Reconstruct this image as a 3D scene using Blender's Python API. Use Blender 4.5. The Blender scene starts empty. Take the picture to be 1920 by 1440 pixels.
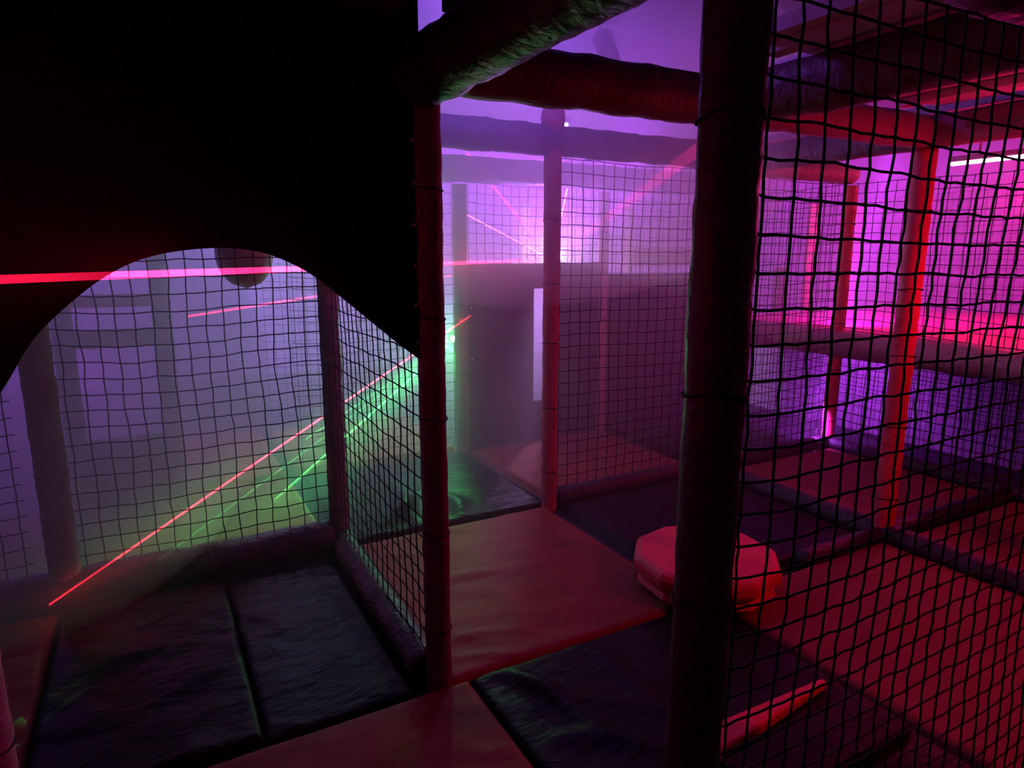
import bpy, math, random
from mathutils import Vector, Matrix, noise
random.seed(7)
SC = bpy.context.scene
COL = SC.collection
# ------------------------------------------------------------------ camera
H = 1.35
PITCH = math.radians(11.13); YAW = math.radians(28.6)
Fv = Vector((math.sin(YAW)*math.cos(PITCH), math.cos(YAW)*math.cos(PITCH), -math.sin(PITCH)))
Rv = Vector((math.cos(YAW), -math.sin(YAW), 0)); Uv = Rv.cross(Fv)
cd = bpy.data.cameras.new('camera'); cam = bpy.data.objects.new('camera', cd); COL.objects.link(cam)
cd.sensor_width = 36; cd.lens = 1250/1920*36; cd.clip_start = .02
cam.matrix_world = Matrix(((Rv.x, Uv.x, -Fv.x, 0), (Rv.y, Uv.y, -Fv.y, 0), (Rv.z, Uv.z, -Fv.z, H), (0, 0, 0, 1)))
SC.camera = cam
# ------------------------------------------------------------------ world, view
w = bpy.data.worlds.new('night'); SC.world = w; w.use_nodes = True
w.node_tree.nodes['Background'].inputs[0].default_value = (.012, .008, .02, 1)
w.node_tree.nodes['Background'].inputs[1].default_value = .05
vs = SC.view_settings
SC.display_settings.display_device = 'sRGB'
vs.view_transform = 'Standard'; vs.look = 'None'; vs.gamma = 1; vs.use_curve_mapping = False
vs.exposure = 0.0
cy = SC.cycles
cy.max_bounces = 5; cy.diffuse_bounces = 3; cy.glossy_bounces = 2; cy.transmission_bounces = 4
cy.volume_bounces = 1; cy.transparent_max_bounces = 24
cy.sample_clamp_indirect = 3; cy.sample_clamp_direct = 0
cy.use_denoising = True
cy.use_adaptive_sampling = True; cy.adaptive_threshold = .02
cy.caustics_reflective = False; cy.caustics_refractive = False
# ------------------------------------------------------------------ lights the place has and added fill lights (some fixtures are built further down)
def lamp(name, kind, loc, col, power, target=None, size=.1, spot=None, blend=.5):
    ld = bpy.data.lights.new(name, kind); ld.color = col; ld.energy = power
    if kind == 'AREA': ld.shape = 'RECTANGLE'; ld.size, ld.size_y = size
    elif kind != 'SUN': ld.shadow_soft_size = size
    if kind == 'SPOT': ld.spot_size = math.radians(spot); ld.spot_blend = blend
    o = bpy.data.objects.new(name, ld); COL.objects.link(o); o.location = loc
    if target is not None:
        o.rotation_euler = (Vector(target)-Vector(loc)).to_track_quat('-Z', 'Y').to_euler()
    return o
PURPLE = (.46, .04, 1.0); RED = (1.0, .006, .03); PINK = (1, .006, .13)
S1 = (2.934, 4.70, 1.295)            # red and violet effect projector behind the low wall
G1 = (1.952, 4.50, .71)              # green laser projector
lamp('purple_tube_light_far', 'AREA', (3.6, 6.0, 2.3), PURPLE, 310, (3.9, 8.2, .9), (2.5, .2))
lamp('purple_tube_light_right', 'AREA', (5.3, 4.7, 2.3), (.62, .004, 1), 20, (6.75, 3.8, 1.0), (2.5, .2))
lamp('purple_deck_fill', 'AREA', (4.36, 3.1, .62), (.50, .05, 1), 80, (4.92, 3.3, .25), (.1, 3.8))  # added out of sight under the deck to light the board behind
lamp('purple_tube_light_left', 'AREA', (-1.2, 5.6, 2.3), (.34, .07, 1), 170, (-1.6, 8.2, .6), (2.0, .2))
lamp('violet_effect_light', 'SPOT', S1, (.45, .07, 1), 320, (2.75, 4.3, 2.6), .04, 140, .6)
lamp('ceiling_purple_light', 'POINT', (2.95, 4.7, 2.33), (.36, .12, 1), 16, size=.05)
lamp('violet_layer_fill', 'POINT', (1.3, 2.5, 2.38), (.30, .09, 1), 24, size=.06)  # added to light the haze layer, hidden by the maroon beam
lamp('red_fill_uplight', 'SPOT', (3.15, .75, 1.0), (1, .012, .10), 30, (3.0, 1.6, 1.95), .04, 130, .7)  # added out of view to redden the deck undersides
lamp('violet_fill_spot', 'SPOT', (2.3, 3.15, 2.38), (.36, .10, 1), 130, (2.7, 5.0, 1.1), .05, 105, .8)  # added to brighten the haze beyond the beams
lamp('purple_uplight', 'SPOT', (2.75, 3.55, 1.9), (.34, .03, 1), 22, (2.75, 3.3, 2.45), .04, 110, .8)
lamp('haze_cool_light', 'POINT', (.75, 4.9, 1.75), (.34, .52, 1), 36, size=.08)
lamp('left_spot_light', 'POINT', (-.48, 5.15, .56), (.5, .05, 1), 14, size=.03)
lamp('green_laser_light', 'POINT', (G1[0]-.05, G1[1]-.05, G1[2]), (.10, 1, .22), 32, size=.03)
lamp('green_laser_fan', 'SPOT', (G1[0]-.05, G1[1]-.05, G1[2]), (.05, 1, .2), 650, (.58, 3.6, .12), .02, 25, 1)
lamp('green_laser_spot', 'SPOT', (G1[0]-.05, G1[1]-.06, G1[2]), (.03, 1, .12), 40, (-.061, 2.818, .02), .01, 13, .9)
lamp('green_fleck_laser', 'SPOT', (G1[0]-.06, G1[1]-.08, G1[2]), (.03, 1, .12), 900, (-.44, 2.17, .0), .002, 2.0, .3)
lamp('red_strip_light', 'AREA', (5.45, 2.5, 1.98), PINK, 12, (5.2, 2.4, 0.6), (.9, .12))
lamp('red_strip_glow', 'POINT', (5.2, 2.4, 1.72), PINK, 42, size=.06)
lamp('fog_violet_fill', 'POINT', (-.9, 4.95, 1.5), (.40, .12, 1), 42, size=.08)  # added to brighten the fog bank, has no fixture
lamp('violet_lens_light', 'POINT', (2.92, 4.66, 1.33), (.75, .48, 1), 88, size=.04)
lamp('red_fill_light', 'SPOT', (4.6, 1.2, 1.0), RED, 24, (1.8, 3.0, .6), .05, 95, .6)  # added red fill for the posts, has no fixture
lamp('red_flood_light', 'SPOT', (2.75, -.15, 1.80), RED, 55, (2.7, 1.0, 0), .03, 112, .7)
# ------------------------------------------------------------------ helpers
def mesh(name, V, F, mat=None, parent=None, smooth=True):
    me = bpy.data.meshes.new(name); me.from_pydata([tuple(v) for v in V], [], F); me.update()
    if smooth: me.polygons.foreach_set('use_smooth', [True]*len(me.polygons))
    if mat: me.materials.append(mat)
    o = bpy.data.objects.new(name, me); COL.objects.link(o)
    if parent: o.parent = parent
    return o
def tag(o, label=None, cat=None, group=None, kind=None):
    if label: o['label'] = label
    if cat: o['category'] = cat
    if group: o['group'] = group
    if kind: o['kind'] = kind
    elif cat: o['kind'] = 'thing'
    return o
def thing(name, loc, label, cat, group=None, rz=0):
    o = bpy.data.objects.new(name, None); COL.objects.link(o); o.location = loc; o.rotation_euler.z = rz
    return tag(o, label, cat, group)
class MB:
    def __init__(s): s.V = []; s.F = []
    def box(s, a, b, M=None):
        n = len(s.V)
        P = [Vector((x, y, z)) for x in (a[0], b[0]) for y in (a[1], b[1]) for z in (a[2], b[2])]
        s.V += [(M @ p if M else p) for p in P]
        s.F += [tuple(n+i for i in f) for f in ((0, 1, 3, 2), (4, 6, 7, 5), (0, 4, 5, 1), (2, 3, 7, 6), (0, 2, 6, 4), (1, 5, 7, 3))]
    def tube(s, pts, r, n=8, cap=True, rf=None):
        pts = [Vector(p) for p in pts]; b0 = len(s.V)
        for i, p in enumerate(pts):
            d = (pts[min(i+1, len(pts)-1)]-pts[max(i-1, 0)]).normalized()
            up = Vector((0, 0, 1)) if abs(d.z) < .8 else Vector((1, 0, 0))
            a = d.cross(up).normalized(); b = a.cross(d)
            for k in range(n):
                t = 2*math.pi*k/n
                rr = rf(i, k, p, t) if rf else (r[i] if isinstance(r, (list, tuple)) else r)
                s.V.append(p+(a*math.cos(t)+b*math.sin(t))*rr)
        for i in range(len(pts)-1):
            for k in range(n):
                k2 = (k+1) % n
                s.F.append((b0+i*n+k, b0+i*n+k2, b0+(i+1)*n+k2, b0+(i+1)*n+k))
        if cap:
            s.F.append(tuple(b0+k for k in range(n))[::-1]); s.F.append(tuple(b0+(len(pts)-1)*n+k for k in range(n)))
    def knot(s, p, r):
        n = len(s.V); p = Vector(p)
        s.V += [p+Vector(d)*r for d in ((1, 0, 0), (-1, 0, 0), (0, 1, 0), (0, -1, 0), (0, 0, 1), (0, 0, -1))]
        s.F += [(n+a, n+b, n+c) for a, b, c in ((0, 2, 4), (2, 1, 4), (1, 3, 4), (3, 0, 4), (2, 0, 5), (1, 2, 5), (3, 1, 5), (0, 3, 5))]
    def build(s, name, mat, parent=None, smooth=True): return mesh(name, s.V, s.F, mat, parent, smooth)
def bevel(o, wdt, seg=3):
    m = o.modifiers.new('bevel', 'BEVEL'); m.width = wdt; m.segments = seg; m.limit_method = 'ANGLE'; return o
def lin(c):
    return tuple((x/12.92 if x <= .04045 else ((x+.055)/1.055)**2.4) for x in c)
# ------------------------------------------------------------------ materials
MATS = {}
def pmat(name, col, rough=.6, bump=0, scale=20, mix=None, mscale=6, detail=6, spec=.4, metal=0, stretch=(1, 1, 1), emis=None):
    m = bpy.data.materials.new(name); m.use_nodes = True; nt = m.node_tree; N = nt.nodes; L = nt.links
    b = N['Principled BSDF']; b.inputs['Base Color'].default_value = (*col, 1); b.inputs['Roughness'].default_value = rough
    b.inputs['Specular IOR Level'].default_value = spec; b.inputs['Metallic'].default_value = metal
    if mix or bump:
        tc = N.new('ShaderNodeTexCoord'); mp = N.new('ShaderNodeMapping'); mp.inputs['Scale'].default_value = stretch
        L.new(tc.outputs['Object'], mp.inputs['Vector'])
    if mix:
        n1 = N.new('ShaderNodeTexNoise'); n1.inputs['Scale'].default_value = mscale; n1.inputs['Detail'].default_value = 5
        L.new(mp.outputs[0], n1.inputs['Vector'])
        cr = N.new('ShaderNodeValToRGB'); cr.color_ramp.elements[0].position = .35; cr.color_ramp.elements[1].position = .7
        cr.color_ramp.elements[0].color = (*col, 1); cr.color_ramp.elements[1].color = (*mix, 1)
        L.new(n1.outputs['Fac'], cr.inputs[0]); L.new(cr.outputs[0], b.inputs['Base Color'])
    if bump:
        n2 = N.new('ShaderNodeTexNoise'); n2.inputs['Scale'].default_value = scale; n2.inputs['Detail'].default_value = detail
        n2.inputs['Distortion'].default_value = .6
        L.new(mp.outputs[0], n2.inputs['Vector'])
        bp = N.new('ShaderNodeBump'); bp.inputs['Strength'].default_value = bump; bp.inputs['Distance'].default_value = .01
        L.new(n2.outputs['Fac'], bp.inputs['Height']); L.new(bp.outputs[0], b.inputs['Normal'])
    if emis:
        b.inputs['Emission Color'].default_value = (*emis[0], 1); b.inputs['Emission Strength'].default_value = emis[1]
    MATS[name] = m; return m
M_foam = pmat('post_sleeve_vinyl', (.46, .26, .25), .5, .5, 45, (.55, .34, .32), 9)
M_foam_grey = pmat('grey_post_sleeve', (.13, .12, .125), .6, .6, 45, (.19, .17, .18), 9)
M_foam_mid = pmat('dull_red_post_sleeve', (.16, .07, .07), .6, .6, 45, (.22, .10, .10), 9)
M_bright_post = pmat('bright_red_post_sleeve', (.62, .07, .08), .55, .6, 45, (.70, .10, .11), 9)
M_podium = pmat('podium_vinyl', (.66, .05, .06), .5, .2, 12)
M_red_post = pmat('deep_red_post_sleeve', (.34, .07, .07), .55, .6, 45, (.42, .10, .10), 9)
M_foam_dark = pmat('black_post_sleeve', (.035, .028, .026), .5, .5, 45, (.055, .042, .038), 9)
M_farbeam = pmat('charcoal_beam_sleeve', (.06, .05, .07), .6, .8, 30, (.08, .07, .09), 8)
M_beam = pmat('beam_sleeve_vinyl', (.26, .17, .18), .55, .8, 30, (.32, .22, .22), 8)
M_maroon = pmat('maroon_beam_sleeve', (.12, .05, .05), .55, .8, 30, (.16, .07, .07), 8)
M_bbeam = pmat('black_beam_sleeve', (.012, .013, .012), .5, 1.0, 28, (.03, .03, .028), 12)
M_mat = pmat('brown_mat_vinyl', (.22, .062, .038), .62, .35, 9, (.18, .05, .032), 3, stretch=(1, 2.5, 1), spec=.12)
M_blk = pmat('black_mat_vinyl', (.008, .0075, .0055), .42, .8, 11, (.013, .012, .010), 5, stretch=(1, 2.2, 1), spec=.09)
M_redmat = pmat('red_vinyl', (.68, .07, .20), .45, .2, 12)
M_panel = pmat('black_panel_vinyl', (.010, .009, .012), .8, .3, 8, spec=.12)
M_wallpanel = pmat('dark_partition_vinyl', (.035, .028, .042), .6, .4, 9, (.045, .036, .05), 4)
M_cord = pmat('net_cord', (.012, .012, .016), .8)
M_tie = pmat('white_nylon_tie', (.75, .75, .78), .3)
M_eyelet = pmat('steel_eyelet', (.85, .85, .88), .4)
M_wall = pmat('painted_wall', (.42, .38, .44), .85, .2, 5, (.34, .30, .36), 1.3)
M_ceil = pmat('ceiling_board', (.14, .13, .14), .85, .2, 4, (.09, .085, .09), 1.5)
M_floor = pmat('dark_floor', (.03, .03, .033), .8, .3, 6)
M_case = pmat('black_lamp_case', (.02, .02, .022), .4)
def emat(name, col, st):
    m = bpy.data.materials.new(name); m.use_nodes = True; nt = m.node_tree; nt.nodes.clear()
    e = nt.nodes.new('ShaderNodeEmission'); e.inputs[0].default_value = (*col, 1); e.inputs[1].default_value = st
    o = nt.nodes.new('ShaderNodeOutputMaterial'); nt.links.new(e.outputs[0], o.inputs['Surface']); return m
def vemat(name, col, st):
    m = bpy.data.materials.new(name); m.use_nodes = True; nt = m.node_tree; nt.nodes.clear()
    e = nt.nodes.new('ShaderNodeEmission'); e.inputs[0].default_value = (*col, 1); e.inputs[1].default_value = st
    o = nt.nodes.new('ShaderNodeOutputMaterial'); nt.links.new(e.outputs[0], o.inputs['Volume']); return m
def hazemat(name, dens, col=(1, 1, 1), g=.25):
    m = bpy.data.materials.new(name); m.use_nodes = True; nt = m.node_tree; nt.nodes.clear()
    e = nt.nodes.new('ShaderNodeVolumeScatter'); e.inputs['Color'].default_value = (*col, 1)
    e.inputs['Density'].default_value = dens; e.inputs['Anisotropy'].default_value = g
    o = nt.nodes.new('ShaderNodeOutputMaterial'); nt.links.new(e.outputs[0], o.inputs['Volume']); return m
# ------------------------------------------------------------------ room shell
X0, X1, Y0, Y1, ZC = -4.2, 6.75, -1.6, 8.2, 2.55
def struct(name, a, b, mat):
    m = MB(); m.box(a, b); return tag(m.build(name, mat, smooth=False), kind='structure')
struct('floor', (X0, Y0, -.15), (X1, Y1, -.05), M_floor)
struct('ceiling', (X0, Y0, ZC), (X1, Y1, ZC+.1), M_ceil)
struct('wall_back', (X0, Y1, -.15), (X1, Y1+.1, ZC+.1), M_wall)
struct('wall_front', (X0, Y0-.1, -.15), (X1, Y0, ZC+.1), M_wall)
struct('wall_left', (X0-.1, Y0-.1, -.15), (X0, Y1+.1, ZC+.1), M_wall)
struct('wall_right', (X1, Y0-.1, -.15), (X1+.1, Y1+.1, ZC+.1), M_wall)
# ------------------------------------------------------------------ padded posts
ZB = 1.79
def post(name, x, y, label, mat=None, r=.045, z0=-.05, z1=ZB, ties=True, seed=0, cat='post', group=None, amp=1.0):
    t = thing(name, (x, y, 0), label, cat, group)
    m = MB(); n = 96; pts = [(0, 0, z0+(z1-z0)*i/n) for i in range(n+1)]
    def rf(i, k, p, a):
        z = p.z
        q = noise.noise(Vector((math.cos(a)*1.2+seed, math.sin(a)*1.2, z*9)))*.07 + noise.noise(Vector((math.cos(a)*3+seed, math.sin(a)*3, z*30)))*.04
        sc = -.035*max(0, math.cos(2*math.pi*z/.13))**6
        return r*(1+(q+sc)*amp)
    m.tube(pts, r, 20, rf=rf); m.build('foam_sleeve', mat or M_foam, t)
    if ties:
        for k in range(5):
            z = .2+.33*k+random.uniform(-.03, .03)
            tm = MB(); ring = [(math.cos(a)*(r+.002), math.sin(a)*(r+.002), z+.004*math.sin(a*2)) for a in [2*math.pi*j/20 for j in range(21)]]
            tm.tube(ring, .0022, 5, cap=False)
            tm.box((-.003, -r-.011, z-.004), (.003, -r-.001, z+.004))
            tm.build('cable_tie', M_cord, t)
    return t
XL = -.40
P = post
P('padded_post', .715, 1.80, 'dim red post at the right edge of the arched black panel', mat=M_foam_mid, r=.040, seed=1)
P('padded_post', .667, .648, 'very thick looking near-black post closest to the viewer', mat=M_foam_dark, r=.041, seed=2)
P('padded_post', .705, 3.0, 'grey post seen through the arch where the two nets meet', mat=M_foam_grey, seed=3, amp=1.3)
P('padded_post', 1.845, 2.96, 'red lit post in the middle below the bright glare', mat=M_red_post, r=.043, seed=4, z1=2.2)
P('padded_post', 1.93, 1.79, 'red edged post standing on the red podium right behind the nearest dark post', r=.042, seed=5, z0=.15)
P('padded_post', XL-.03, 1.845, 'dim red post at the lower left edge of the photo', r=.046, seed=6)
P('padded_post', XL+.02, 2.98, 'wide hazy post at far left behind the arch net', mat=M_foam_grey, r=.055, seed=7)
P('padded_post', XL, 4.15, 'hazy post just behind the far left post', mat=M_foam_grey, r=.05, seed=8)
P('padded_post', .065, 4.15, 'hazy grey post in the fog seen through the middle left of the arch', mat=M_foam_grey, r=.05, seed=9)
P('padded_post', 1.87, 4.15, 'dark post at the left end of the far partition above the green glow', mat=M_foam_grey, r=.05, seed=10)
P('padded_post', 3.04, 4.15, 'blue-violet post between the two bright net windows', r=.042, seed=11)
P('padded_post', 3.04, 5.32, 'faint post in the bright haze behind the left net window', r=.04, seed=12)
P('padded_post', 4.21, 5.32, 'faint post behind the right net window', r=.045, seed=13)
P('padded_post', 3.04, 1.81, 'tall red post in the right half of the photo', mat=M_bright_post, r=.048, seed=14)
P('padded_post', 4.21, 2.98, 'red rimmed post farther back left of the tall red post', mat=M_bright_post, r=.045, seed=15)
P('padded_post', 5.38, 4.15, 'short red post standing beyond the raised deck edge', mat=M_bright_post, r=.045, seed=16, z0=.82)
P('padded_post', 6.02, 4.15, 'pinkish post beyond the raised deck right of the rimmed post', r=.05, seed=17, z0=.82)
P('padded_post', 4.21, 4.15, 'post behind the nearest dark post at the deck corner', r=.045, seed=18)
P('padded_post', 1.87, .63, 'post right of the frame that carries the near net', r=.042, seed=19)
dpost = [o for o in COL.objects if o.get('label') == 'red lit post in the middle below the bright glare'][0]
m = MB(); m.tube([(0, 0, 1.95), (0, 0, 1.965), (0, 0, 2.0), (0, 0, 2.035), (0, 0, 2.05)], [.046, .056, .061, .056, .046], 20); m.build('joint_collar', M_red_post, dpost)
# ------------------------------------------------------------------ padded beams
def beam(a, b, label, r=.07, mat=None, name='padded_beam', seed=0, cat='beam', squash=1.0):
    a = Vector(a); b = Vector(b); L = (b-a).length; n = max(6, int(L/.035)); m = MB()
    def rf(i, k, p, t):
        return r*(1+noise.noise(Vector((p.x*7+seed, p.y*7, p.z*7+t)))*.10+noise.noise(Vector((p.x*25, p.y*25+seed, t*2)))*.05 - .05*max(0, math.cos(2*math.pi*(p-a).length/.16))**8)
    m.tube([tuple((a-a)+(b-a)*i/n) for i in range(n+1)], r, 18, rf=rf)
    o = m.build(name, mat or M_beam); o.location = a
    return tag(o, label, cat)
zt = 1.86
beam((.70, .40, 1.815), (.70, 1.80, 1.815), 'wrinkled black beam slanting from the near post down to the arch corner', r=.085, mat=M_bbeam, seed=1)
beam((.74, 1.81, zt), (1.87, 1.81, zt), 'dark maroon beam crossing above the middle red post', mat=M_maroon, r=.08, seed=2)
beam((.70, .63, 1.79), (1.95, .63, 1.79), 'black wrinkled beam at the top right corner above the near net', r=.075, mat=M_bbeam, seed=3)
beam((1.87, .63, zt), (1.87, 1.81, zt), 'dark maroon beam sloping across the top right behind the near net', mat=M_maroon, r=.085, seed=4)
beam((1.87, 1.81, zt), (3.04, 1.81, zt), 'dark beam running from behind the near post to the tall red post', r=.07, seed=5)
beam((.70, 2.98, 1.9), (3.04, 2.98, 1.9), 'hazy violet beam behind the middle red post top', mat=M_farbeam, r=.075, seed=6)
beam((.70, 4.15, 1.89), (4.21, 4.15, 1.89), 'far hazy beam above the two bright net windows', mat=M_farbeam, r=.085, seed=7)
beam((3.04, .7, zt), (3.04, 2.98, zt), 'pink rimmed beam left of the bright pink light', r=.07, seed=8)
beam((3.04, 2.98, zt), (4.21, 2.98, zt), 'small maroon beam joining the rimmed post at its top', r=.06, seed=9)
beam((XL-.8, 2.98, 1.86), (.70, 2.98, 1.86), 'beam above the net behind the arch', r=.07, seed=11)
beam((.70, 1.81, 1.86), (.70, 2.98, 1.86), 'beam above the green lit net', r=.07, seed=12)
beam((4.21, .65, .73), (4.21, 4.15, .73), 'dark padded beam along the front edge of the raised red deck', r=.095, seed=13)
beam((XL, 4.15, .90), (.065, 4.15, .90), 'hazy horizontal rail above the purple opening at left', r=.05, seed=14)
beam((XL, 4.15, 1.10), (.065, 4.15, 1.10), 'upper hazy rail above the purple opening at left', r=.035, seed=15)
# floor level padded beams
beam((XL-.9, 2.98, .035), (.66, 2.98, .035), 'black fuzzy floor beam under the net behind the arch', r=.088, mat=M_bbeam, seed=21)
beam((.70, 1.86, .0), (.70, 2.95, .02), 'black fuzzy floor beam between the grey post and the arch corner post', r=.062, mat=M_bbeam, seed=22)
beam((3.04, .6, .01), (3.04, 2.98, .01), 'dark floor beam running right from the tall red post foot', r=.06, mat=M_bbeam, seed=23)
beam((1.9, 2.98, .01), (4.16, 2.98, .01), 'dark floor beam behind the red round podium', r=.06, mat=M_bbeam, seed=24)
beam((4.21, .6, .01), (4.21, 2.95, .01), 'dark floor beam beneath the raised deck edge', r=.06, mat=M_bbeam, seed=25)
beam((2.45, 1.81, .0), (4.16, 1.81, .0), 'dark floor beam leading right from the podium to the tall red post', r=.05, mat=M_bbeam, seed=26)
m = MB(); m.box((.665, .2, 1.90), (.735, 1.56, 2.5)); tag(m.build('masking_board', M_panel, None, False), 'black curtain board hanging above the slanting near beam', 'masking')  # board added to hide the lit ceiling above this beam
m = MB(); m.tube([(2.3, 3.2, 2.5), (2.3, 3.12, 2.36)], .055, 16); m.tube([(2.3, 3.22, 2.55), (2.3, 3.2, 2.46)], .01, 6); t_ = thing('spot_lamp', (0, 0, 0), 'added violet lamp on the ceiling that brightens the far haze', 'lamp'); m.build('housing', M_case, t_)  # case for the added violet haze light
t_ = thing('spot_lamp', (1.3, 2.5, 2.44), 'added violet ceiling lamp out of view above the maroon beam', 'lamp'); m = MB(); m.tube([(0, 0, .0), (0, 0, .11)], .05, 14); m.build('housing', M_case, t_)  # case for the added light of the haze layer
t_ = thing('spot_lamp', (3.15, .72, -.05), 'added red uplight on a short stand just outside the right edge', 'lamp'); m = MB(); m.tube([(0, 0, .9), (0, 0, 1.0)], .05, 14); m.build('housing', M_case, t_); m = MB(); m.tube([(0, 0, 0), (0, 0, .9)], .012, 8); m.build('stand', M_case, t_)  # case and stand for the added red uplight
# ------------------------------------------------------------------ upper decks
def deck(x0, x1, y0, y1, label, mat):
    t = thing('upper_deck', ((x0+x1)/2, (y0+y1)/2, 1.95), label, 'deck'); a, b = (x1-x0)/2, (y1-y0)/2
    m = MB(); m.box((-a, -b, .0), (a, b, .04)); m.build('deck_board', mat, t, False)
    for k in (-.5, .5):
        m = MB(); m.box((k*a-.03, -b, -.03), (k*a+.03, b, -.001)); m.build('joist', mat, t, False)
    return t
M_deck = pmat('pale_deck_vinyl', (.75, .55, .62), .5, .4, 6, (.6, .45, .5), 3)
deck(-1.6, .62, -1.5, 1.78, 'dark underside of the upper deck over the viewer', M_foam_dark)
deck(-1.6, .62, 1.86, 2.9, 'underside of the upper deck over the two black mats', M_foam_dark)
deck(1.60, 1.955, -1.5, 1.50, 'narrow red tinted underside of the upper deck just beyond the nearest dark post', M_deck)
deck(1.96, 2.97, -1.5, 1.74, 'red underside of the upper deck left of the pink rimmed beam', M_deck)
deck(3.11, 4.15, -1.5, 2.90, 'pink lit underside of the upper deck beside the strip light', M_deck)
# ------------------------------------------------------------------ mats
def mat_tile(x0, x1, y0, y1, label, mat, amp=.004, folds=(), z=0.0, th=.05, name='floor_mat', seed=0, n=56, rot=0, cat='mat'):
    cx, cy = (x0+x1)/2, (y0+y1)/2; W, D = (x1-x0)/2, (y1-y0)/2
    V = []; F = []
    def hgt(x, y):
        q = noise.noise(Vector((x*3+seed, y*7, seed)))*amp
        rdg = 1-abs(noise.noise(Vector((x*2.2+seed*3, y*5+x*1.5, 4.2))))*2
        q += max(0, rdg-.6)*amp*1.6
        for (fx, fy, ang, ln, wd, hh) in folds:
            dx, dy = x-fx, y-fy; a = math.radians(ang)
            u = dx*math.cos(a)+dy*math.sin(a); v = -dx*math.sin(a)+dy*math.cos(a)+.06*math.sin(u*7+fx*20)
            if -ln*.1 < u < ln: q += hh*math.exp(-(v/wd)**2)*max(0, 1-(u/ln)**2)*min(1, (u+ln*.1)/(ln*.3))
        e = min(W-abs(x-cx), D-abs(y-cy))
        k = min(1, max(0, e)/.02)
        return z-.012*(1-k)**2+q*k
    for i in range(n+1):
        for j in range(n+1):
            # denser rows near the border keep a rounded edge
            a = -math.cos(math.pi*i/n)*.35+(2*i/n-1)*.65; b = -math.cos(math.pi*j/n)*.35+(2*j/n-1)*.65
            x, y = cx+W*a, cy+D*b; V.append((x, y, hgt(x, y)))
    for i in range(n):
        for j in range(n):
            q = i*(n+1)+j; F.append((q, q+n+1, q+n+2, q+1))
    ring = [i*(n+1) for i in range(n+1)]+[n*(n+1)+j for j in range(1, n+1)]+[i*(n+1)+n for i in range(n-1, -1, -1)]+[j for j in range(n-1, 0, -1)]
    b0 = len(V)
    for q in ring: V.append((V[q][0], V[q][1], z-th))
    m = len(ring)
    for k in range(m): F.append((ring[(k+1) % m], ring[k], b0+k, b0+(k+1) % m))
    F.append(tuple(b0+k for k in range(m)))
    V = [(x-cx, y-cy, zz) for x, y, zz in V]
    o = mesh(name, V, F, mat); o.location = (cx, cy, 0)
    return tag(o, label, cat)
mat_tile(XL+.05, .80, .60, 1.765, 'brown vinyl mat at the bottom centre in front of the arch', M_mat, .005, ((.3, 1.3, 20, .5, .03, .009), (.65, 1.5, -10, .3, .02, .007)), seed=1)
mat_tile(.745, 1.80, 1.775, 2.93, 'brown mat lit pinkish right of the arch corner post', M_mat, .005, ((.8, 2.3, 12, .6, .03, .012), (.78, 2.0, -25, .5, .02, .01), (.80, 2.75, -40, .3, .015, .01), (.78, 1.9, -40, .4, .02, .01), (1.0, 1.9, 60, .5, .04, .008)), seed=2)
mat_tile(.81, 1.84, .60, 1.765, 'black vinyl mat with shiny folds at the bottom right of centre', M_blk, .006, ((.85, 1.70, -55, .6, .03, .022), (.98, 1.74, -62, .6, .03, .022), (1.15, 1.74, -70, .5, .03, .018), (.85, 1.35, -20, .4, .03, .015)), seed=3)
mat_tile(XL+.002, .178, 1.785, 2.885, 'left of the two black mats under the arch', M_blk, .011, ((-.2, 2.3, 15, .4, .02, .008), (-.2, 2.1, 5, .4, .02, .008), (-.1, 2.55, 30, .4, .02, .01)), seed=4, z=.008)
mat_tile(.186, .63, 1.785, 2.885, 'right of the two black mats under the arch', M_blk, .007, ((.2, 2.5, -60, .3, .03, .008),), seed=5, z=-.006, th=.044)
mat_tile(XL-1.15, XL-.012, 1.70, 2.90, 'brown crinkled mat strip at lower left beside the black mat', M_mat, .012, ((-.6, 2.2, 20, .3, .02, .02), (-.55, 2.05, 35, .3, .02, .02)), seed=6, z=-.01, th=.04)
mat_tile(XL+.05, .665, 3.06, 4.09, 'brown mat behind the arch net reaching the grey post', M_mat, .005, seed=7)
mat_tile(XL-1.15, XL-.06, 3.06, 4.09, 'hazy mat behind the far left post', M_mat, .005, seed=8)
mat_tile(.745, 1.83, 2.98, 4.09, 'dark mat with big shiny folds beyond the pinkish mat', M_blk, .006, ((.95, 3.1, 60, .7, .05, .045), (1.1, 3.05, 65, .55, .045, .035), (1.3, 3.05, 75, .4, .05, .03), (.8, 3.3, 50, .6, .04, .03)), seed=9)
mat_tile(1.90, 3.0, 3.06, 4.09, 'dim violet mat in front of the far partition', M_mat, .004, seed=10)
mat_tile(1.90, 3.0, 1.86, 2.92, 'black mat behind the red round podium', M_blk, .004, seed=11)
mat_tile(1.865, 2.98, .60, 1.77, 'red lit mat at the lower right behind the near net', M_mat, .006, ((2.1, 1.2, 20, .5, .04, .015),), seed=12)
mat_tile(3.11, 4.14, .60, 1.75, 'red lit mat far right past the tall red post', M_mat, .004, seed=13)
mat_tile(3.11, 4.14, 1.87, 2.91, 'violet tinted mat left of the tall red post foot', M_mat, .004, seed=14)
mat_tile(3.11, 4.14, 3.06, 4.09, 'dark mat just in front of the raised deck corner', M_blk, .004, seed=15)
mat_tile(.745, 1.83, 4.2, 5.3, 'far mat under the green laser glow', M_mat, .004, seed=16)
mat_tile(XL+.05, .665, 4.2, 5.3, 'far hazy mat seen low through the arch', M_mat, .004, seed=17)
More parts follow.
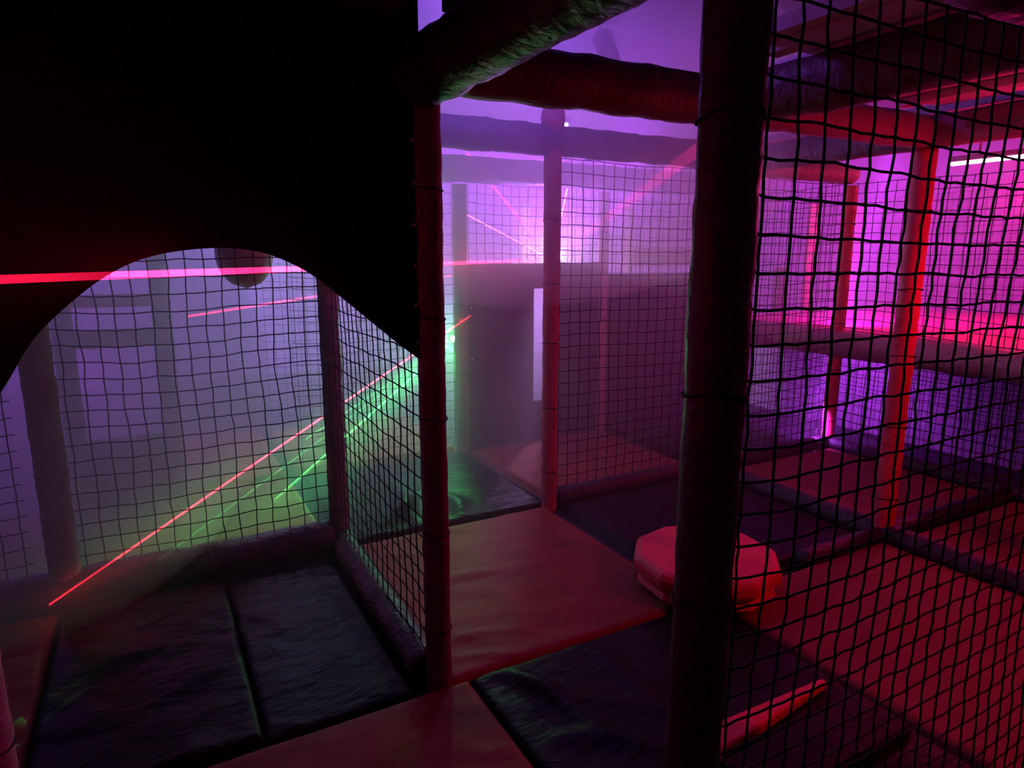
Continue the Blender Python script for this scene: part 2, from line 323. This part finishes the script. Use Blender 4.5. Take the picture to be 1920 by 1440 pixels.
# ------------------------------------------------------------------ raised deck, podium, step
t = thing('raised_deck', (5.5, 2.4, 0), 'glowing red raised deck behind the near net at right', 'deck')
m = MB(); m.box((-1.2, -1.8, .70), (1.2, 1.78, .82)); bevel(m.build('deck_mat', M_redmat, t, False), .02)
for sx in (-1.0, 1.1):
    for sy in (-1.6, 1.6):
        m = MB(); m.tube([(sx, sy, -.05), (sx, sy, .70)], .03, 12); m.build('leg', M_beam, t)
m = MB(); m.box((4.92, .55, -.05), (4.96, 6.0, .69)); tag(m.build('backing_board', M_wall, None, False), 'violet lit board closing the space under the raised deck', 'board')
P('padded_post', 5.05, 4.2, 'short dark post under the violet block beyond the raised deck', mat=M_foam_dark, r=.05, seed=21, z0=.82, z1=1.22, ties=False)
t = thing('foam_podium', (1.92, 1.98, 0), 'red lit octagonal foam podium behind the nearest dark post', 'podium')
def octo(cx, cy, r, z0, z1, n=8, a0=.2, rnd=.03):
    m = MB(); pr = [(r-rnd, z0), (r, z0+rnd), (r, z1-rnd), (r-rnd*.3, z1-rnd*.3), (r-rnd, z1)]
    V = []; F = []
    for k in range(n):
        a = a0+2*math.pi*k/n
        for (rr, z) in pr: V.append((cx+math.cos(a)*rr, cy+math.sin(a)*rr, z))
    q = len(pr)
    for k in range(n):
        for j in range(q-1): F.append((k*q+j, ((k+1) % n)*q+j, ((k+1) % n)*q+j+1, k*q+j+1))
    F.append(tuple(k*q+q-1 for k in range(n))); F.append(tuple(k*q for k in range(n))[::-1])
    m.V = V; m.F = F; return m
octo(0, -.12, .28, .0, .06, 10).build('base_block', M_podium, t, False)
bevel(octo(0, -.12, .30, .06, .15, 10).build('top_pad', M_podium, t, False), .008, 2)
t = thing('streak_standin', (1.50, 1.12, 0), 'low dark foam step for a red light streak and the shade beside it', 'standin')  # shapes a streak of red light and its dark surround on the floor
m = MB()
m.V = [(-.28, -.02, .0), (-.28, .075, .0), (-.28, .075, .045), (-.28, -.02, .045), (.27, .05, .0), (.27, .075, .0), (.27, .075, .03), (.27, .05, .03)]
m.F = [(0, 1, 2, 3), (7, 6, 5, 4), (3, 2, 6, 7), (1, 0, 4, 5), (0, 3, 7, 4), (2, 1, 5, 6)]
bevel(m.build('streak_wedge', M_podium, t, False), .012, 4)  # red wedge painted as the lit streak
m = MB(); m.box((-.28, -.20, .0), (.30, -.03, .035)); bevel(m.build('shade_pad', M_blk, t, False), .012, 4)  # black pad painted as the shade next to the streak
# ------------------------------------------------------------------ arched panel
t = thing('arch_panel', (.14, 1.805, 0), 'large black panel with an arched opening filling the top left', 'panel')
prof = [(-.56, .88), (-.44, 1.09-.04), (-.37, 1.16), (-.29, 1.24), (-.22, 1.295), (-.15, 1.332), (-.07, 1.353), (.03, 1.362), (.10, 1.356), (.16, 1.34), (.23, 1.305), (.29, 1.26), (.41, 1.155), (.48, 1.095), (.555, 1.035)]
# smooth arch edge
A = []
for i in range(len(prof)-1):
    p0 = prof[max(i-1, 0)]; p1 = prof[i]; p2 = prof[i+1]; p3 = prof[min(i+2, len(prof)-1)]
    for s in range(4):
        u = s/4
        A.append(tuple(.5*((2*p1[k])+(-p0[k]+p2[k])*u+(2*p0[k]-5*p1[k]+4*p2[k]-p3[k])*u*u+(-p0[k]+3*p1[k]-3*p2[k]+p3[k])*u**3) for k in (0, 1)))
A.append(prof[-1])
V = []; F = []; nz = 10; ZT = 2.30
for yy in (-.012, .012):
    for (x, z) in A:
        for j in range(nz+1):
            zz = z+(ZT-z)*j/nz
            V.append((x, yy+.006*noise.noise(Vector((x*3, zz*3, 2))), zz))
na = len(A); S_ = na*(nz+1)
for i in range(na-1):
    for j in range(nz):
        q = i*(nz+1)+j; F.append((q, q+nz+1, q+nz+2, q+1)); q += S_; F.append((q, q+1, q+nz+2, q+nz+1))
    q = i*(nz+1); F.append((q, q+S_, q+S_+nz+1, q+nz+1)); q += nz; F.append((q, q+nz+1, q+S_+nz+1, q+S_))
for j in range(nz): F.append((j, j+1, j+1+S_, j+S_)); q = (na-1)*(nz+1)+j; F.append((q, q+S_, q+S_+1, q+1))
mesh('panel_board', V, F, M_panel, t)
for z in (1.10, 1.205, 1.315, 1.425, 1.535, 1.65):
    e = MB(); e.tube([(.528, -.010, z), (.528, -.018, z)], .0042, 12); e.build('eyelet', M_eyelet, t)
    s_ = MB(); s_.tube([(.528, -.016, z), (.535, -.022, z+.012), (.54, -.024, z+.03), (.538, -.024, z+.045)], .0012, 5); s_.build('cable_tie', M_tie, t)
# ------------------------------------------------------------------ partitions
def partition(x0, x1, y, z1, label, slot=None, z0=-.05, eyelets=None):
    t = thing('partition_panel', ((x0+x1)/2, y, 0), label, 'partition'); cx = (x0+x1)/2; m = MB()
    if slot:
        a, b, c, d = slot
        m.box((x0-cx, -.02, z0), (a-cx, .02, z1)); m.box((b-cx, -.02, z0), (x1-cx, .02, z1))
        m.box((a-cx, -.02, z0), (b-cx, .02, c)); m.box((a-cx, -.02, d), (b-cx, .02, z1))
    else: m.box((x0-cx, -.02, z0), (x1-cx, .02, z1))
    m.build('panel_board', M_wallpanel, t, False)
    m = MB(); m.tube([(x0-cx, 0, z1), (x1-cx, 0, z1)], .024, 10); m.build('edge_trim', M_wallpanel, t)
    for (ex, ez) in eyelets or ():
        e = MB(); e.knot((ex-cx, -.025, ez), .009); e.build('eyelet', M_eyelet, t)
    return t
partition(1.91, 3.0, 4.15, 1.255, 'violet hazed partition with a tall narrow slot left of the middle red post', (2.43, 2.57, .28, 1.10),
          eyelets=[(1.935, z) for z in (.98, .86, .75, .63)]+[(2.0+.25*k, 1.235) for k in range(4)])
partition(3.08, 4.17, 4.15, 1.17, 'dark partition under the right net window', eyelets=[(3.2+.3*k, 1.15) for k in range(3)])
t = partition(XL+.05, .02, 4.15, .33, 'low hazy panel under the purple opening at left')
t = partition(4.25, 5.34, 5.42, 1.37, 'violet block behind the deck at the left of the near net', z0=1.22)
# ------------------------------------------------------------------ nets
def net(a, b, z0, z1, label, c=.065, r=.0024, sag=.006, jit=.006, seed=0, zf=None, nm='safety_net'):
    a = Vector((a[0], a[1], 0)); b = Vector((b[0], b[1], 0)); U = (b-a); L = U.length; U.normalize(); Nn = Vector((U.y, -U.x, 0))
    nu = max(2, round(L/c)); nv = max(2, round((z1-z0)/c)); m = MB()
    def node(i, j):
        x = L*i/nu; z = z0+(z1-z0)*j/nv
        q = Vector((x*1.7+seed*11, z*1.7, seed)); q2 = Vector((x*9+seed*5, z*9, 3))
        dx = noise.noise(q)*jit*2.2+noise.noise(q2)*jit; dz = noise.noise(q+Vector((9, 3, 1)))*jit*2.2+noise.noise(q2+Vector((5, 5, 5)))*jit
        out = noise.noise(q*1.3+Vector((2, 7, 4)))*sag*2
        edge = min(1, min(i, nu-i)/1.5)
        if zf: z = z0+(zf(x/L)-z0)*j/nv
        zj = z+dz*(.4+.6*edge)-.010*math.sin(math.pi*i/nu)
        return a+U*(x+dx*edge)+Nn*out*edge+Vector((0, 0, zj-0))
    G = [[node(i, j) for j in range(nv+1)] for i in range(nu+1)]
    def seg(P0, P1, k):
        mid = (P0+P1)/2+Vector((random.uniform(-1, 1), random.uniform(-1, 1), random.uniform(-1, 1)))*.0022
        return mid
    for i in range(nu+1):
        pts = []
        for j in range(nv+1):
            pts.append(G[i][j])
            if j < nv: pts.append(seg(G[i][j], G[i][j+1], 0))
        m.tube(pts, r, 5)
    for j in range(nv+1):
        pts = []
        for i in range(nu+1):
            pts.append(G[i][j])
            if i < nu: pts.append(seg(G[i][j], G[i+1][j], 1))
        m.tube(pts, r, 5)
    for i in range(nu+1):
        for j in range(nv+1): m.knot(G[i][j], r*2.0)
    # lacing loops out to the posts at both ends
    for i, s in ((0, -1), (nu, 1)):
        for j in range(0, nv+1, 1):
            p = G[i][j]; m.tube([p, p+U*s*.012+Vector((0, 0, .004)), p+U*s*.024], r*.9, 4)
    o = mesh(nm, [v-a for v in m.V], m.F, M_cord); o.location = a
    return tag(o, label, 'net')
net((.72, .635), (1.82, .63), 0.0, 1.715, 'large black net close in front covering the red lit right side', seed=1, r=.0022, c=.049, jit=.004, sag=.008)
net((.70, 1.87), (.705, 2.93), .07, 1.78, 'net lit bright green between the grey post and the arch corner post', seed=2, r=.0025)
net((XL+.03, 2.98), (.66, 2.98), .11, 1.78, 'net seen broadside through the arch', seed=3, r=.0025, jit=.009)
net((XL-.95, 2.98), (XL-.10, 2.98), .11, 1.78, 'net strip at the far left edge beside the hazy post', seed=4)
net((.77, 4.15), (1.81, 4.15), .02, 1.80, 'narrow visible net strip burning white green left of the far dark post', seed=5)
net((1.93, 4.15), (2.99, 4.15), 1.28, 1.81, 'net of the left bright window over the glare', seed=6)
net((3.09, 4.15), (4.16, 4.15), 1.20, 1.81, 'finer far net in the right bright window', seed=7)
net((1.91, 2.98), (2.98, 2.98), .07, 1.82, 'net stretched from the middle red post to the right in front of the dark partition', seed=8)
net((3.09, 2.98), (4.15, 2.98), .07, 1.80, 'net behind the near dark post seen finely against violet light', seed=9)
net((4.21, .7), (4.21, 2.93), .84, 1.80, 'net standing on the raised deck edge right of the tall red post', seed=10)
net((4.21, .7), (4.21, 2.93), .07, .64, 'low net below the raised deck edge on the right', seed=11)
net((4.21, 3.03), (4.21, 4.10), .07, .64, 'low dense net below the deck edge near the dark post', seed=12)
net((4.21, 3.03), (4.21, 4.10), .84, 1.80, 'net above the deck edge near the dark post', seed=13)
net((4.3, 5.32), (6.6, 5.32), .05, 1.85, 'long far net in front of the violet back wall', seed=14)
net((4.85, .9), (4.85, 4.1), -.03, .68, 'net in the violet space under the raised deck', seed=15)
net((6.6, .8), (6.6, 5.2), .85, 1.9, 'net against the magenta wall beyond the raised deck', seed=18, c=.075)
net((.77, 5.32), (1.85, 5.32), .1, 1.85, 'far net deep in the haze behind the arch', seed=16)
net((1.87, 1.88), (1.87, 2.92), .05, .06+1.74, 'net running back from the hidden post to the middle red post', seed=17) if False else None
# ------------------------------------------------------------------ hanging bag
t = thing('hanging_bag', (.41, 3.30, 0), 'dark rounded padded bag hanging behind the net at the arch top', 'bag')
m = MB(); pts = []; rr = []
for i in range(25):
    u = i/24; z = 1.19+.5*u; rr.append(.125*math.sqrt(max(0.0004, 1-(1-min(1, u/.32))**2))); pts.append((0, 0, z))
m.tube(pts, rr, 24); m.build('bag_body', M_beam, t)
m = MB(); m.tube([(0, 0, 1.7), (0, 0, 2.55)], .006, 6); m.build('strap', M_cord, t)
# ------------------------------------------------------------------ lamps and projectors
def mount(t, a, b):
    m = MB(); a = Vector(a)-t.location; b = Vector(b)-t.location; R_ = t.rotation_euler.to_matrix().inverted(); m.tube([R_ @ a, R_ @ b], .012, 8); m.build('mount_pole', M_case, t)
def projector(name, loc, tgt, label, col, st, cat='projector', s=.055, foot=None):
    t = bpy.data.objects.new(name, None); COL.objects.link(t); t.location = loc
    t.rotation_euler = (Vector(tgt)-Vector(loc)).to_track_quat('Y', 'Z').to_euler(); tag(t, label, cat)
    m = MB(); m.box((-s, -2.2*s-.03, -s*.7), (s, -.03, s*.7)); bevel(m.build('housing', M_case, t, False), .01)
    m = MB(); m.tube([(0, -.03, 0), (0, -.01, 0)], s*.55, 20); m.build('lens_ring', M_case, t)
    m = MB(); m.tube([(0, -.012, 0), (0, -.006, 0)], s*.4, 20); m.build('lens', emat(name+'_glow', col, st), t)
    m = MB(); m.tube([(-s-.01, -s*1.2, 0), (-s-.02, -s*1.2, -s*1.3), (s+.02, -s*1.2, -s*1.3), (s+.01, -s*1.2, 0)], .006, 6); m.build('bracket', M_case, t)
    return t
p_ = projector('laser_projector', (2.99, 4.80, 1.295), (1.4, 2.4, 1.3), 'glaring white violet laser projector at the low edge of the left net window', (.9, .75, 1), 60)
mount(p_, (3.02, 4.86, -.05), (3.02, 4.86, 1.26))
p_ = projector('laser_projector', (2.0, 4.60, .71), (.2, 2.9, .2), 'green laser projector seen through the gap beside the arch corner post', (.5, 1, .65), 60)
def can(name, loc, label, col, st, length=.5, along=(0, 1, 0)):
    t = thing(name, loc, label, 'lamp', rz=math.atan2(along[1], along[0]))
    m = MB(); m.box((-length/2, -.035, 0), (length/2, .035, .04)); bevel(m.build('housing', M_case, t, False), .008)
    m = MB(); m.tube([(-length/2+.01, 0, -.012), (length/2-.01, 0, -.012)], .013, 10); m.build('tube', emat(name+'_tube', col, st), t)
    return t
can('strip_light', (5.45, 2.5, 2.02), 'blazing pink strip light near the right edge', (1, .25, .62), 30, 1.1)
for dx in (-.35, .35):
    m = MB(); m.tube([(dx, 0, .03), (dx, 0, .53)], .008, 6); m.build('hanger', M_case, bpy.data.objects['strip_light'])
can('strip_light', (2.95, 4.7, 2.36), 'violet light at the ceiling above the middle red post', (.62, .55, 1), 16, .25, (1, 0, 0))
m = MB(); m.tube([(0, 0, .03), (0, 0, .19)], .02, 8); m.build('hanger', M_case, bpy.data.objects['strip_light.001'])
mount(p_, (2.03, 4.64, -.05), (2.03, 4.64, .68))
t = thing('spot_lamp', (-.48, 5.22, .56), 'tiny white lamp shining in the purple opening at left', 'lamp')
m = MB(); m.knot((0, 0, 0), .022); m.build('bulb', emat('spot_bulb', (1, .8, 1), 25), t)
m = MB(); m.tube([(0, .02, 0), (0, .10, 0)], .03, 12); m.tube([(0, .08, 0), (0, .08, -.61)], .008, 8); m.build('housing', M_case, t)
t = thing('spot_lamp', (2.75, -.15, 1.84), 'red flood lamp on the ceiling right of the frame', 'lamp')
m = MB(); m.tube([(0, 0, .0), (0, 0, .09)], .05, 14); m.build('housing', M_case, t)
# ------------------------------------------------------------------ laser beams
def laser(a, b, r, col, st, label, r2=None, cat='laser beam'):
    a = Vector(a); b = Vector(b); n = 6; m = MB()
    r2 = r2 or r
    m.tube([(b-a)*i/n for i in range(n+1)], [r+(r2-r)*i/n for i in range(n+1)], 12)
    o = m.build('laser_beam', vemat('laser_light', col, st*.11), None); o.location = a
    return tag(o, label, cat)
S = Vector(S1)
LR = (1, .008, .06)
e1 = Vector((-.267, 1.47, 1.303)); d1 = (e1-S)
laser(S, S+d1*1.5, .008, LR, 32, 'thick red laser beam crossing the arch to the left edge')
laser(S, (-.419, 2.80, .075), .0036, (1, .02, .05), 55, 'long diagonal red laser beam falling to the lower left')
laser(S, (1.933, 4.16, 1.99), .006, (1, .02, .2), 14, 'red beam rising left to the top of the left net window')
laser(S, (1.916, 4.17, 1.607), .003, (1, .05, .2), 60, 'thin red beam to the left side of the left net window')
laser(S, (2.744, 4.16, 1.907), .005, (1, .05, .2), 100, 'short bright red beam just right of the middle red post')
laser(S, (2.06, 1.95, 1.86), .014, (1, .02, .2), 1.3, 'broad faint red beam rising right across the right net window', .03)
laser(S, (.189, 4.10, 1.005), .006, (1, .04, .12), 7, 'faint red beam in the haze beside the grey post')
G = Vector(G1)
for k, (ex, ey, ez, st) in enumerate([(-.061, 2.90, .12, 3), (.519, 3.686, .015, 26), (.60, 3.80, .015, 5), (.42, 3.5, .015, 4), (.66, 3.45, .4, 4)]):
    laser(G, (ex, ey, ez), .0026, (.08, 1, .18), st, ['long green laser ray ending on the black floor beam', 'brightest green laser ray ending on the brown mat', 'green laser ray just above the brightest one', 'green laser ray just below the brightest one', 'green laser ray grazing the grey post'][k])
# ------------------------------------------------------------------ haze
def hazebox(a, b, d, label, g=.25):
    m = MB(); m.box(a, b); return tag(m.build('haze', hazemat('haze', d, g=g), smooth=False), label, 'haze', kind='stuff')
def hazeblob(c, r, d, label, g=.1):
    V = []; F = []; nu, nv = 32, 18
    for j in range(nv+1):
        p = math.pi*j/nv
        for i in range(nu): a = 2*math.pi*i/nu; V.append((math.sin(p)*math.cos(a)*r[0], math.sin(p)*math.sin(a)*r[1], math.cos(p)*r[2]))
    for j in range(nv):
        for i in range(nu):
            k = (i+1) % nu; F.append((j*nu+i, (j+1)*nu+i, (j+1)*nu+k, j*nu+k))
    o = mesh('haze', V, F, hazemat('haze', d, g=g)); o.location = c; return tag(o, label, 'haze', kind='stuff')
hazebox((X0+.02, 2.1, -.04), (X1-.02, 3.04, ZC-.01), .05, 'faint smoke haze around the middle red post')
hazebox((X0+.02, 3.05, -.04), (X1-.02, Y1-.02, ZC-.01), .27, 'smoke haze hanging in the far part of the maze')
hazeblob((-.62, 3.35, .80), (1.12, 1.12, 1.05), .75, 'thick fog bank glowing grey blue behind the arch net')
hazeblob((1.75, 3.0, 2.02), (1.7, .95, .95), .5, 'violet haze layer under the ceiling above the middle red post')
